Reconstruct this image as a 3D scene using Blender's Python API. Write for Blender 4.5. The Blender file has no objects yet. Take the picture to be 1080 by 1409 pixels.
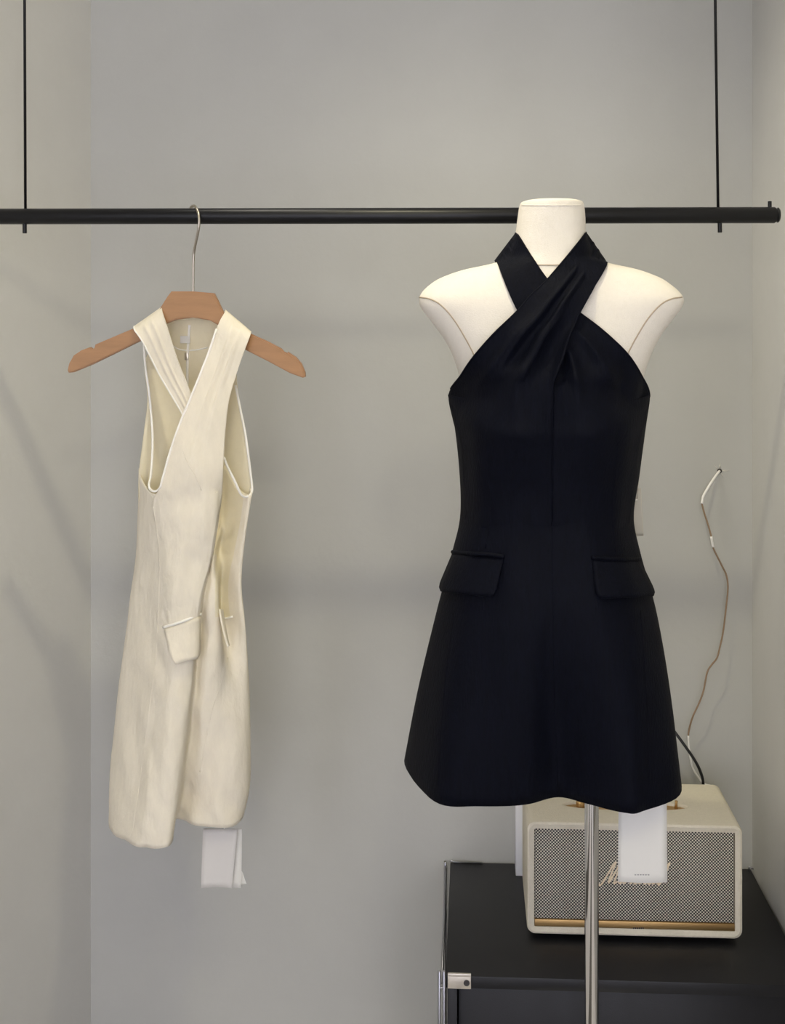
import bpy, bmesh, math, random
from mathutils import Vector, noise
from mathutils.bvhtree import BVHTree

random.seed(4)
SC = bpy.context.scene
COL = SC.collection

# ------------------------------------------------------------------ camera
F, CX, CY = 1645.0, 564.0, 457.0          # focal length and principal point, in pixels of 1080x1409
W, H = 1080.0, 1409.0
EYE = Vector((0, 0, 1.45))
YAW = math.radians(3.0)
cam = bpy.data.cameras.new('camera')
cam.sensor_fit = 'VERTICAL'
cam.sensor_height = 36
cam.sensor_width = 36
cam.lens = F / H * 36
cam.shift_x = (W / 2 - CX) / H
cam.shift_y = (CY - H / 2) / H
cam.clip_start = 0.02
camo = bpy.data.objects.new('camera', cam)
camo.location = EYE
camo.rotation_euler = (math.pi / 2, 0, YAW)
COL.objects.link(camo)
SC.camera = camo

# ------------------------------------------------------------------ light
SC.view_settings.view_transform = 'Standard'
SC.view_settings.look = 'None'
SC.view_settings.gamma = 1.0
SC.view_settings.use_curve_mapping = False
SC.view_settings.exposure = -0.07

world = bpy.data.worlds.new('shop_daylight')
world.use_nodes = True
bg = world.node_tree.nodes['Background']
bg.inputs[0].default_value = (0.88, 0.88, 1.0, 1)
bg.inputs[1].default_value = 5.1
SC.world = world


def spot(name, loc, aim, power, col, radius, angle=110, blend=0.7):
    l = bpy.data.lights.new(name, 'SPOT')
    l.energy = power
    l.color = col
    l.shadow_soft_size = radius
    l.spot_size = math.radians(angle)
    l.spot_blend = blend
    o = bpy.data.objects.new(name, l)
    o.location = loc
    o.rotation_euler = (Vector(aim) - Vector(loc)).to_track_quat('-Z', 'Y').to_euler()
    COL.objects.link(o)
    return o


WARM = (1.0, 0.92, 0.66)
spot('ceiling_spot_near', (-0.05, 1.26, 2.68), (0.0, 1.56, 0.2), 40, WARM, 0.03, 104, 1.0)
spot('ceiling_spot_mid', (0.30, -0.45, 2.68), (-0.05, 2.1, 1.1), 14, (1, 0.92, 0.72), 0.07, 70, 0.8)
spot('added_spot_right', (0.35, 1.70, 2.70), (-1.0, 1.72, 1.70), 26, WARM, 0.16, 66, 1.0)  # added lamp without a known source, lifts the left wall
spot('added_spot_left', (-0.55, 1.70, 2.70), (0.58, 1.98, 1.00), 46, (1.0, 0.94, 0.82), 0.16, 62, 1.0)  # added lamp without a known source, lifts the right wall
pl = bpy.data.lights.new('added_soft_fill', 'AREA')      # soft overhead fill, added; no such fixture is known
pl.shape = 'RECTANGLE'
pl.size, pl.size_y = 1.6, 0.9
pl.energy = 17
pl.color = (1.0, 0.94, 0.68)
plo = bpy.data.objects.new('added_soft_fill', pl)
plo.location = (0.1, -0.6, 2.70)
COL.objects.link(plo)


# ------------------------------------------------------------------ helpers
def P(px, py, Y):
    """World point seen at a photograph pixel, on the plane y = Y."""
    c, s = math.cos(YAW), math.sin(YAW)
    a = px - CX
    d = Vector((-s * F + c * a, c * F + s * a, CY - py))
    return EYE + d * (Y / d.y)


def lin(r, g, b):
    f = lambda v: (v / 255 / 12.92) if v / 255 <= 0.04045 else ((v / 255 + 0.055) / 1.055) ** 2.4
    return (f(r), f(g), f(b), 1)


def mat(name, col, rough=0.6, metal=0.0, var=0.0, vscale=20, vmap=(1, 1, 1), bump=0.0, bscale=200,
        bmap=(1, 1, 1), sheen=0.0, spec=0.5, transl=0.0, coat=0.0, sheen_rough=0.4):
    m = bpy.data.materials.new(name)
    m.use_nodes = True
    nt = m.node_tree
    b = nt.nodes['Principled BSDF']
    b.inputs['Base Color'].default_value = col
    b.inputs['Roughness'].default_value = rough
    b.inputs['Metallic'].default_value = metal
    b.inputs['Specular IOR Level'].default_value = spec
    b.inputs['Coat Weight'].default_value = coat
    if sheen:
        b.inputs['Sheen Weight'].default_value = sheen
        b.inputs['Sheen Roughness'].default_value = sheen_rough
    tc = nt.nodes.new('ShaderNodeTexCoord')
    if var:
        mp = nt.nodes.new('ShaderNodeMapping')
        mp.inputs['Scale'].default_value = vmap
        nt.links.new(tc.outputs['Object'], mp.inputs[0])
        n = nt.nodes.new('ShaderNodeTexNoise')
        n.inputs['Scale'].default_value = vscale
        n.inputs['Detail'].default_value = 6
        n.inputs['Roughness'].default_value = 0.65
        nt.links.new(mp.outputs[0], n.inputs['Vector'])
        r = nt.nodes.new('ShaderNodeMapRange')
        r.inputs[1].default_value = 0.25
        r.inputs[2].default_value = 0.75
        r.inputs[3].default_value = 1 - var
        r.inputs[4].default_value = 1 + var
        nt.links.new(n.outputs[0], r.inputs[0])
        mx = nt.nodes.new('ShaderNodeVectorMath')
        mx.operation = 'SCALE'
        mx.inputs[0].default_value = col[:3]
        nt.links.new(r.outputs[0], mx.inputs['Scale'])
        nt.links.new(mx.outputs[0], b.inputs['Base Color'])
    if bump:
        mp = nt.nodes.new('ShaderNodeMapping')
        mp.inputs['Scale'].default_value = bmap
        nt.links.new(tc.outputs['Object'], mp.inputs[0])
        n = nt.nodes.new('ShaderNodeTexNoise')
        n.inputs['Scale'].default_value = bscale
        n.inputs['Detail'].default_value = 4
        nt.links.new(mp.outputs[0], n.inputs['Vector'])
        bp = nt.nodes.new('ShaderNodeBump')
        bp.inputs['Strength'].default_value = bump
        bp.inputs['Distance'].default_value = 0.002
        nt.links.new(n.outputs[0], bp.inputs['Height'])
        nt.links.new(bp.outputs[0], b.inputs['Normal'])
    if transl:
        t = nt.nodes.new('ShaderNodeBsdfTranslucent')
        t.inputs[0].default_value = col
        ms = nt.nodes.new('ShaderNodeMixShader')
        ms.inputs[0].default_value = transl
        out = nt.nodes['Material Output']
        nt.links.new(b.outputs[0], ms.inputs[1])
        nt.links.new(t.outputs[0], ms.inputs[2])
        nt.links.new(ms.outputs[0], out.inputs[0])
    return m


M = {}
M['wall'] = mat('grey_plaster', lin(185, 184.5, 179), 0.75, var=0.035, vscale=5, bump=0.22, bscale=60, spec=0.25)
M['wall_lit'] = mat('lit_plaster', lin(208, 207, 202), 0.75, var=0.035, vscale=5, bump=0.22, bscale=60, spec=0.25)  # paler copy of the wall plaster, the side walls' extra light in its colour
M['ceiling'] = mat('ceiling_paint', lin(205, 203, 198), 0.8, var=0.02)
M['floor'] = mat('floor_concrete', lin(198, 197, 200), 0.45, var=0.06, vscale=4)
M['navy'] = mat('black_navy_linen', (0.0016, 0.0022, 0.0062, 1), 0.66, var=0.35, vscale=260, vmap=(1, 1, 0.12),
                bump=0.5, bscale=420, bmap=(1, 1, 0.2), sheen=0.0, spec=0.09)
M['cream'] = mat('cream_linen', lin(246, 238, 219), 0.78, var=0.045, vscale=90, vmap=(1, 1, 0.35), bump=0.9,
                 bscale=110, bmap=(1, 1, 0.45), sheen=0.05, spec=0.2, transl=0.16)
M['cream_lining_shade'] = mat('cream_lining_shade', lin(244, 235, 206), 0.75, var=0.03, vscale=60, bump=0.2, spec=0.2, transl=0.2)  # yellowed to stand in for light bouncing inside the dress
M['binding'] = mat('cream_binding', lin(250, 247, 238), 0.7, var=0.02, vscale=90, spec=0.2)
M['jersey'] = mat('ivory_jersey', lin(233, 226, 213), 0.85, var=0.025, vscale=140, bump=0.25, bscale=600, spec=0.15,
                  sheen=0.05)
M['jersey_seam'] = mat('ivory_seam', lin(178, 162, 138), 0.85, var=0.03)
M['wood'] = mat('beech_wood', lin(164, 122, 81), 0.42, var=0.13, vscale=55, vmap=(0.25, 1, 1.6), bump=0.08, bscale=90,
                bmap=(0.2, 1, 1.5), spec=0.4)
M['nickel'] = mat('brushed_nickel', lin(190, 182, 168), 0.28, metal=1.0, var=0.04, vscale=200)
M['chrome'] = mat('chrome', lin(226, 224, 222), 0.05, metal=1.0, var=0.015, vscale=60)
M['black_metal'] = mat('black_powder_coat', (0.006, 0.006, 0.007, 1), 0.36, var=0.1, vscale=300, bump=0.06, bscale=900,
                       spec=0.3)
M['black_board'] = mat('black_melamine', (0.010, 0.010, 0.012, 1), 0.42, var=0.18, vscale=30, bump=0.1, bscale=700,
                       spec=0.4)
M['steel'] = mat('steel_rod', lin(168, 168, 172), 0.3, metal=1.0, var=0.05, vscale=120)
M['bracket'] = mat('satin_bracket', lin(226, 218, 206), 0.38, metal=0.75, var=0.03, vscale=90)
M['screw'] = mat('dark_screw', lin(92, 90, 90), 0.35, metal=1.0, var=0.05)
M['vinyl'] = mat('cream_vinyl', lin(222, 214, 194), 0.6, var=0.05, vscale=160, bump=0.5, bscale=520, spec=0.35)
M['brass'] = mat('brushed_brass', lin(196, 160, 106), 0.42, metal=0.85, var=0.07, vscale=60, vmap=(0.1, 1, 3))
M['logo'] = mat('pale_gold', lin(238, 222, 194), 0.4, metal=0.2, var=0.03)
M['rubber'] = mat('black_rubber', (0.01, 0.01, 0.01, 1), 0.7, var=0.1)
M['paper'] = mat('white_paper', lin(236, 234, 228), 0.7, var=0.015, vscale=25, spec=0.25, transl=0.12)
M['paper_grey'] = mat('grey_glassine', lin(228, 224, 218), 0.6, var=0.02, vscale=25, spec=0.3, transl=0.08)
M['ink'] = mat('grey_ink', lin(165, 163, 162), 0.8, var=0.02)
M['card'] = mat('beige_card', lin(196, 190, 174), 0.7, var=0.02, spec=0.2)
M['white_box'] = mat('white_card_box', lin(228, 228, 232), 0.6, var=0.02, vscale=12)
M['sheath'] = mat('white_sheath', lin(236, 234, 228), 0.45, var=0.03)
M['copper'] = mat('dull_copper_wire', lin(150, 126, 100), 0.55, metal=0.2, var=0.15, vscale=90)
M['cordblack'] = mat('black_rubber_cord', (0.008, 0.008, 0.009, 1), 0.45, var=0.1)
M['hole'] = mat('dark_hole', lin(60, 57, 52), 0.9, var=0.2, vscale=200)
M['plaster_chip'] = mat('chipped_plaster', lin(214, 211, 203), 0.9, var=0.1, vscale=200)


def weave_material():
    m = bpy.data.materials.new('salt_and_pepper_grille_cloth')
    m.use_nodes = True
    nt = m.node_tree
    b = nt.nodes['Principled BSDF']
    b.inputs['Roughness'].default_value = 0.75
    tc = nt.nodes.new('ShaderNodeTexCoord')
    sep = nt.nodes.new('ShaderNodeSeparateXYZ')
    nt.links.new(tc.outputs['Object'], sep.inputs[0])

    def mth(op, a, bb=None):
        n = nt.nodes.new('ShaderNodeMath')
        n.operation = op
        for i, v in enumerate((a, bb)):
            if v is None:
                continue
            if isinstance(v, (int, float)):
                n.inputs[i].default_value = v
            else:
                nt.links.new(v, n.inputs[i])
        return n.outputs[0]
    pitch = 0.0052
    k = 2 * math.pi / pitch
    sx = mth('SINE', mth('MULTIPLY', sep.outputs[0], k))
    sz = mth('SINE', mth('MULTIPLY', sep.outputs[2], k))
    prod = mth('MULTIPLY', sx, sz)
    ns = nt.nodes.new('ShaderNodeTexNoise')
    ns.inputs['Scale'].default_value = 700
    nt.links.new(tc.outputs['Object'], ns.inputs['Vector'])
    v = mth('ADD', prod, mth('MULTIPLY', mth('SUBTRACT', ns.outputs[0], 0.5), 0.8))
    r = nt.nodes.new('ShaderNodeValToRGB')
    r.color_ramp.elements[0].position = 0.47
    r.color_ramp.elements[0].color = lin(34, 32, 32)
    r.color_ramp.elements[1].position = 0.66
    r.color_ramp.elements[1].color = lin(226, 220, 204)
    mr = nt.nodes.new('ShaderNodeMapRange')
    mr.inputs[1].default_value = -1
    mr.inputs[2].default_value = 1
    nt.links.new(v, mr.inputs[0])
    nt.links.new(mr.outputs[0], r.inputs[0])
    nt.links.new(r.outputs[0], b.inputs['Base Color'])
    bp = nt.nodes.new('ShaderNodeBump')
    bp.inputs['Strength'].default_value = 0.5
    bp.inputs['Distance'].default_value = 0.001
    nt.links.new(mr.outputs[0], bp.inputs['Height'])
    nt.links.new(bp.outputs[0], b.inputs['Normal'])
    return m


M['weave'] = weave_material()


def stripe_floor():
    """Unseen pale and dark stripes running towards the back wall, added for the chrome pole to reflect."""
    m = bpy.data.materials.new('reflection_stripe_floor')
    m.use_nodes = True
    nt = m.node_tree
    b = nt.nodes['Principled BSDF']
    b.inputs['Roughness'].default_value = 0.45
    tc = nt.nodes.new('ShaderNodeTexCoord')
    sep = nt.nodes.new('ShaderNodeSeparateXYZ')
    nt.links.new(tc.outputs['Object'], sep.inputs[0])
    md = nt.nodes.new('ShaderNodeMath')
    md.operation = 'PINGPONG'
    md.inputs[1].default_value = 0.34
    nt.links.new(sep.outputs[0], md.inputs[0])
    r = nt.nodes.new('ShaderNodeValToRGB')
    r.color_ramp.interpolation = 'CONSTANT'
    r.color_ramp.elements[0].color = lin(96, 92, 90)
    r.color_ramp.elements[1].position = 0.13
    r.color_ramp.elements[1].color = lin(222, 219, 220)
    nt.links.new(md.outputs[0], r.inputs[0])
    nt.links.new(r.outputs[0], b.inputs['Base Color'])
    return m


M['floor'] = stripe_floor()  # stripes lie out of view, made for the chrome pole to reflect


def mesh_obj(name, verts, faces, m, parent=None, smooth=True, origin=None):
    """ONE mesh object; verts are world points, stored about the parent's (or its own) origin."""
    me = bpy.data.meshes.new(name)
    base = parent_world(parent) if parent else (Vector(origin) if origin else Vector((0, 0, 0)))
    me.from_pydata([tuple(Vector(v) - base) for v in verts], [], faces)
    bm = bmesh.new()
    bm.from_mesh(me)
    bmesh.ops.remove_doubles(bm, verts=bm.verts, dist=1e-6)
    bmesh.ops.recalc_face_normals(bm, faces=bm.faces)
    bm.to_mesh(me)
    bm.free()
    if smooth:
        me.polygons.foreach_set('use_smooth', [True] * len(me.polygons))
    me.materials.append(m)
    o = bpy.data.objects.new(name, me)
    COL.objects.link(o)
    if parent:
        o.parent = parent
    else:
        o.location = base
    return o


def parent_world(p):
    v = Vector((0, 0, 0))
    while p is not None:
        v = v + Vector(p.location)
        p = p.parent
    return v


def thing(name, loc, label, cat, group=None):
    o = bpy.data.objects.new(name, None)
    o.empty_display_size = 0.05
    o.location = loc
    o['label'] = label
    o['category'] = cat
    if group:
        o['group'] = group
    COL.objects.link(o)
    return o


def tag(o, label, cat, group=None):
    o['label'] = label
    o['category'] = cat
    if group:
        o['group'] = group
    return o


def cr(p0, p1, p2, p3, t):
    t2, t3 = t * t, t * t * t
    return 0.5 * ((2 * p1) + (-p0 + p2) * t + (2 * p0 - 5 * p1 + 4 * p2 - p3) * t2 + (-p0 + 3 * p1 - 3 * p2 + p3) * t3)


def spline(pts, n, closed=False):
    """n points per span through pts (Vectors or floats)."""
    out = []
    k = len(pts)
    spans = k if closed else k - 1
    for i in range(spans):
        if closed:
            a, b, c, d = pts[(i - 1) % k], pts[i], pts[(i + 1) % k], pts[(i + 2) % k]
        else:
            b, c = pts[i], pts[i + 1]
            a = pts[i - 1] if i > 0 else b * 2 - c
            d = pts[i + 2] if i + 2 < k else c * 2 - b
        for j in range(n):
            out.append(cr(a, b, c, d, j / n))
    if not closed:
        out.append(pts[-1].copy() if hasattr(pts[-1], 'copy') else pts[-1])
    return out


def loft(rows, nu=6, nv=6, closed=False):
    """rows of control Vectors -> dense grid (list of rows)."""
    fine = [spline(r, nu, closed) for r in rows]
    cols = list(zip(*fine))
    fc = [spline(list(c), nv, False) for c in cols]
    return [list(r) for r in zip(*fc)]


def grid_faces(nr, nc, closed=False):
    f = []
    for i in range(nr - 1):
        for j in range(nc if closed else nc - 1):
            k = (j + 1) % nc
            f.append((i * nc + j, i * nc + k, (i + 1) * nc + k, (i + 1) * nc + j))
    return f


def sheet(name, grid, m, parent, closed=False, thick=0.0015, subsurf=0):
    nr, nc = len(grid), len(grid[0])
    o = mesh_obj(name, [v for r in grid for v in r], grid_faces(nr, nc, closed), m, parent)
    if thick:
        s = o.modifiers.new('thickness', 'SOLIDIFY')
        s.thickness = thick
        s.offset = 0
    return o


def tube_data(pts, rad, n=10, caps=True):
    V, Fc = [], []
    k = len(pts)
    rads = rad if isinstance(rad, (list, tuple)) else [rad] * k
    prev = None
    for i, p in enumerate(pts):
        t = (pts[min(i + 1, k - 1)] - pts[max(i - 1, 0)]).normalized()
        if prev is None:
            a = Vector((0, 0, 1)) if abs(t.z) < 0.9 else Vector((1, 0, 0))
            u = t.cross(a).normalized()
        else:
            u = (prev - t * prev.dot(t)).normalized()
        prev = u
        w = t.cross(u)
        for j in range(n):
            a = 2 * math.pi * j / n
            V.append(p + (u * math.cos(a) + w * math.sin(a)) * rads[i])
    for i in range(k - 1):
        for j in range(n):
            q = (j + 1) % n
            Fc.append((i * n + j, i * n + q, (i + 1) * n + q, (i + 1) * n + j))
    if caps:
        Fc.append(tuple(range(n)))
        Fc.append(tuple(range((k - 1) * n, k * n)))
    return V, Fc


def tube(name, pts, rad, m, parent=None, n=10, smooth_n=0, origin=None):
    pts = [Vector(p) for p in pts]
    if smooth_n:
        if isinstance(rad, (list, tuple)):
            rad = spline(list(rad), smooth_n)
        pts = spline(pts, smooth_n)
    V, Fc = tube_data(pts, rad, n)
    return mesh_obj(name, V, Fc, m, parent, origin=origin)


def box(name, lo, hi, m, parent=None, bevel=0.0, seg=3, origin=None):
    (x0, y0, z0), (x1, y1, z1) = lo, hi
    bm = bmesh.new()
    vs = [bm.verts.new(v) for v in ((x0, y0, z0), (x1, y0, z0), (x1, y1, z0), (x0, y1, z0),
                                    (x0, y0, z1), (x1, y0, z1), (x1, y1, z1), (x0, y1, z1))]
    for f in ((0, 3, 2, 1), (4, 5, 6, 7), (0, 1, 5, 4), (1, 2, 6, 5), (2, 3, 7, 6), (3, 0, 4, 7)):
        bm.faces.new([vs[i] for i in f])
    if bevel:
        bmesh.ops.bevel(bm, geom=bm.edges[:], offset=bevel, segments=seg, affect='EDGES', profile=0.5)
    bm.verts.ensure_lookup_table()
    bm.verts.index_update()
    V = [v.co.copy() for v in bm.verts]
    Fc = [tuple(v.index for v in f.verts) for f in bm.faces]
    bm.free()
    o = mesh_obj(name, V, Fc, m, parent, smooth=False, origin=origin)
    if bevel:
        shade_auto(o)
    return o


def shade_auto(o, ang=40):
    """Smooth faces, sharp edges above the angle."""
    me = o.data
    bm = bmesh.new()
    bm.from_mesh(me)
    for f in bm.faces:
        f.smooth = True
    for e in bm.edges:
        if len(e.link_faces) == 2 and e.calc_face_angle(0) > math.radians(ang):
            e.smooth = False
    bm.to_mesh(me)
    bm.free()


def disc(name, c, axis, r, h, m, parent=None, n=32, bevel=0.0, origin=None):
    """Cylinder with centre of its base c, along axis."""
    ax = Vector(axis).normalized()
    c = Vector(c)
    pts = [c, c + ax * (bevel or h * 0.1), c + ax * (h - (bevel or h * 0.1)), c + ax * h]
    b = bevel or r * 0.02
    V, Fc = tube_data(pts, [r - b, r, r, r - b], n)
    o = mesh_obj(name, V, Fc, m, parent, origin=origin)
    shade_auto(o)
    return o


def structure(o):
    o['kind'] = 'structure'
    return o


def bvh_of(*objs):
    V, Fc = [], []
    for o in objs:
        b = parent_world(o.parent) + Vector(o.location)
        off = len(V)
        V += [v.co + b for v in o.data.vertices]
        Fc += [tuple(i + off for i in p.vertices) for p in o.data.polygons]
    return BVHTree.FromPolygons(V, Fc)


def on_surface(tree, px, py, lift=0.001, Y=None):
    """The point of a cloth surface at a photograph pixel, lifted towards the room."""
    far = P(px, py, 3.0)
    d = (far - EYE).normalized()
    h = tree.ray_cast(EYE, d)
    if h[0] is None:
        return P(px, py, Y if Y else 1.7)
    nrm = h[1]
    if nrm.dot(d) > 0:
        nrm = -nrm
    return h[0] + nrm * lift


# ------------------------------------------------------------------ room shell
YB = 2.262                                    # back wall
XL = P(125, 800, YB).x
XR = P(1035, 800, YB).x
ZC = 2.75
SPL = math.tan(math.radians(20))              # the left cheek of the alcove opens outward
YF = 1.15                                     # front edge of the alcove
XLF = XL - SPL * (YB - YF)


def prism(name, plan, z0, z1, m):
    n = len(plan)
    V = [(x, y, z0) for x, y in plan] + [(x, y, z1) for x, y in plan]
    Fc = [tuple(range(n)), tuple(range(n, 2 * n))] + [(i, (i + 1) % n, n + (i + 1) % n, n + i) for i in range(n)]
    return structure(mesh_obj(name, V, Fc, m, smooth=False))


prism('floor', [(-2.6, -3.2), (2.6, -3.2), (2.6, YB + 0.12), (-2.6, YB + 0.12)], -0.08, 0.0, M['floor'])
prism('ceiling', [(-2.6, -3.2), (2.6, -3.2), (2.6, YB + 0.12), (-2.6, YB + 0.12)], ZC, ZC + 0.08, M['ceiling'])
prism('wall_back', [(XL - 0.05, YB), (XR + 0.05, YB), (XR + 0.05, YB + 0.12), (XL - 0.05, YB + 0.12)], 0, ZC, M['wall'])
prism('wall_left', [(XL, YB), (XLF, YF), (-2.6, YF), (-2.6, YF + 0.1), (XLF - 0.1, YF + 0.1), (XL - 0.11, YB)], 0, ZC, M['wall_lit'])
prism('wall_right', [(XR, YB), (XR, YF), (2.6, YF), (2.6, YF + 0.1), (XR + 0.1, YF + 0.1), (XR + 0.1, YB)], 0, ZC, M['wall_lit'])
prism('wall_west', [(-2.6, -3.2), (-2.5, -3.2), (-2.5, YF), (-2.6, YF)], 0, ZC, M['wall'])
prism('wall_east', [(2.5, -3.2), (2.6, -3.2), (2.6, YF), (2.5, YF)], 0, ZC, M['wall'])

DARK = mat('added_column_dark', lin(48, 45, 44), 0.6, var=0.05)
for k, (x0, x1) in enumerate(((-1.5, -0.75), (0.35, 0.85), (1.7, 2.2))):     # unseen dark columns behind the camera, added for the pole's reflection
    prism('added_column_%d' % (k + 1), [(x0, -3.2), (x1, -3.2), (x1, -2.9), (x0, -2.9)], 0, ZC, DARK)

# ------------------------------------------------------------------ hanging rail
YR = 1.87
RL, RR = P(-60, 298, YR), P(1069, 296, YR)
rail = thing('clothes_rail', (0, YR, RR.z), 'long black round rail hung level across the alcove on thin black cables', 'clothes rail')
RAD = 0.0126
ax = (RR - RL).normalized()
tube('rod', [RL, RL + ax * 0.004, RR - ax * 0.004, RR], [RAD - 0.002, RAD, RAD, RAD - 0.003], M['black_metal'], rail, 32)
shade_auto(rail.children[0])
disc('end_cap', RR - ax * 0.001, ax, RAD - 0.0008, 0.0045, M['black_metal'], rail, 32, 0.002)
for px, pyt, pyb, pxt in ((34, 296, 321, 34), (990.5, 296, 320, 990)):
    disc('peg', P(px, pyb, YR), P(pxt, pyt, YR) - P(px, pyb, YR), 0.0034, 0.024, M['black_metal'], rail, 16, 0.0006)
disc('peg', P(1059, 296, YR), (0, 0, 1), 0.0030, 0.0215, M['black_metal'], rail, 16, 0.0006)
for pa, pb in (((35, 292), (33, -200)), ((988, 292), (984, 0))):
    a, b = P(pa[0], pa[1], YR), P(pb[0], pb[1], YR)
    d = (b - a) / (b - a).z
    tube('cable', [a, a + d * (ZC - a.z)], 0.0022, M['black_metal'], rail, 10)

# ------------------------------------------------------------------ cabinet
ZT = 0.45
YCF, YCB = 1.858, 2.257
XC0 = P(613, 1343, YCF).x
XC1 = XR - 0.004
cab = thing('low_cabinet', ((XC0 + XC1) / 2, (YCF + YCB) / 2, 0), 'low black open-front cabinet in the right corner under the speaker', 'cabinet')
box('top_board', (XC0, YCF, ZT - 0.019), (XC1, YCB, ZT), M['black_board'], cab, 0.0012, 2)
box('side_panel', (XC0 + 0.003, YCF + 0.004, 0.06), (XC0 + 0.018, YCB, ZT - 0.0195), M['black_board'], cab, 0.001, 2)
box('side_panel', (XC1 - 0.016, YCF + 0.004, 0.06), (XC1, YCB, ZT - 0.0195), M['black_board'], cab, 0.001, 2)
box('back_panel', (XC0 + 0.019, YCB - 0.012, 0.08), (XC1 - 0.017, YCB, ZT - 0.02), M['black_board'], cab)
box('door', (XC0 + 0.020, YCF + 0.020, 0.082), (XC1 - 0.018, YCF + 0.036, ZT - 0.021), M['black_board'], cab, 0.001, 2)
box('base_board', (XC0 + 0.003, YCF + 0.004, 0.06), (XC1, YCB, 0.079), M['black_board'], cab, 0.001, 2)
for x, y in ((XC0 + 0.03, YCF + 0.04), (XC1 - 0.03, YCF + 0.04), (XC0 + 0.03, YCB - 0.04), (XC1 - 0.03, YCB - 0.04)):
    disc('foot', (x, y, 0), (0, 0, 1), 0.015, 0.061, M['rubber'], cab, 20, 0.001)
for px in (604.5, 611):
    a = P(px, 1335, YCF - 0.004)
    tube('post', [(a.x, a.y, 0.0), (a.x, a.y, a.z - 0.002), (a.x, a.y, a.z)], [0.0025, 0.0025, 0.0012], M['steel'], cab, 14)
    shade_auto(cab.children[-1])
a = P(612.5, 1184, YCB)
tube('post', [(a.x, a.y - 0.004, 0.0), (a.x, a.y - 0.004, a.z - 0.002), (a.x, a.y - 0.004, a.z)], [0.0025, 0.0025, 0.0012], M['steel'], cab, 14)
a2 = P(617.5, 1184, YCB)
tube('side_rail', [P(608, 1352, YCF + 0.002), P(613.5, 1192, YCB - 0.004)], 0.0024, M['steel'], cab, 12)
tube('rail_joint', [P(603, 1359, YCF - 0.004), P(612, 1359, YCF - 0.004)], 0.0022, M['steel'], cab, 12)
tube('back_wire', [P(619, 1186, YCB - 0.003), P(621, 1184, YCB - 0.003), P(624, 1186, YCB - 0.003), P(664, 1187.5, YCB - 0.003)], 0.0013,
     M['steel'], cab, 8)
for pts in ([(1030, 1199), (1031, 1192), (1034, 1195), (1041, 1196)], [(1041.5, 1207), (1041.5, 1186)]):
    tube('wire_clip', [P(x, y, YCB - 0.004) for x, y in pts], 0.0016, M['steel'], cab, 8)
b0, b1 = P(616, 1358.5, YCF), P(648, 1338.5, YCF)
br = box('bracket', (b0.x, YCF - 0.004, b0.z), (b1.x, YCF - 0.0002, b1.z), M['bracket'], cab, 0.0008, 2)
box('lip', (b0.x, YCF - 0.0055, b1.z - 0.004), (b1.x, YCF - 0.003, b1.z + 0.0005), M['bracket'], br, 0.0006, 2)
sc = P(642, 1350.5, YCF)
disc('screw', (sc.x, YCF - 0.0035, sc.z), (0, -1, 0), 0.0047, 0.0022, M['screw'], br, 24, 0.0006)

# ------------------------------------------------------------------ speaker
YS = 1.975
fl, fr = P(725, 1287, YS), P(1022, 1287, YS)
SX0, SX1 = fl.x, fr.x
SZ0 = P(870, 1289, YS).z
SZ1 = P(870, 1133.5, YS).z
SD = 0.185
SW, SH = SX1 - SX0, SZ1 - SZ0
spk = thing('speaker', ((SX0 + SX1) / 2, YS + SD / 2, ZT), 'cream vinyl retro loudspeaker with salt and pepper grille on the black cabinet', 'speaker')


def rounded_profile(w, h, r, n=6):
    pts = []
    for cx, cz, a0 in ((w - r, h - r, 0), (r, h - r, 90), (r, r, 180), (w - r, r, 270)):
        for i in range(n + 1):
            a = math.radians(a0 + 90 * i / n)
            pts.append((cx + r * math.cos(a), cz + r * math.sin(a)))
    return pts


def speaker_body():
    bm = bmesh.new()
    prof = [(rounded_profile(SW, SH, 0.013), [(0.004, 0.0045), (0.0012, 0.0013), (0.0, 0.004), (0.0, SD - 0.006), (0.003, SD)])]
    pr = prof[0][0]
    rings = []

    def ring(inset, y):
        k = (SW - 2 * inset) / SW
        kz = (SH - 2 * inset) / SH
        return [bm.verts.new((SX0 + SW / 2 + (x - SW / 2) * k, YS + y, SZ0 + SH / 2 + (z - SH / 2) * kz)) for x, z in pr]
    gi = 0.012
    # the recessed front: inner back, inner lip, outer lip, sides, back
    ip = rounded_profile(SW - 2 * gi, SH - 2 * gi, 0.002)
    inner = lambda y: [bm.verts.new((SX0 + gi + x, YS + y, SZ0 + gi + z)) for x, z in ip]
    rings = [inner(0.012), inner(0.002), ring(0.004, 0.0), ring(0.001, 0.0014), ring(0.0, 0.005), ring(0.0, SD - 0.007), ring(0.002, SD - 0.002), ring(0.007, SD)]
    n = len(pr)
    for a, b in zip(rings[:-1], rings[1:]):
        for i in range(n):
            bm.faces.new((a[i], a[(i + 1) % n], b[(i + 1) % n], b[i]))
    bm.faces.new(rings[0])
    bm.faces.new(rings[-1])
    bmesh.ops.recalc_face_normals(bm, faces=bm.faces)
    bm.verts.index_update()
    V = [v.co.copy() for v in bm.verts]
    Fc = [tuple(v.index for v in f.verts) for f in bm.faces]
    bm.free()
    return mesh_obj('cabinet_shell', V, Fc, M['vinyl'], spk)


body = speaker_body()
shade_auto(body, 35)
# oval well in the top, cut with a boolean and baked into the mesh
oc = P(859, 1108, 2.06)
ocx, ocy = oc.x, YS + 0.076
ea, eb = 0.108, 0.022


def oval(a, b, z, n=48):
    return [Vector((ocx + a * math.cos(2 * math.pi * i / n), ocy + b * math.sin(2 * math.pi * i / n), z)) for i in range(n)]


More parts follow.
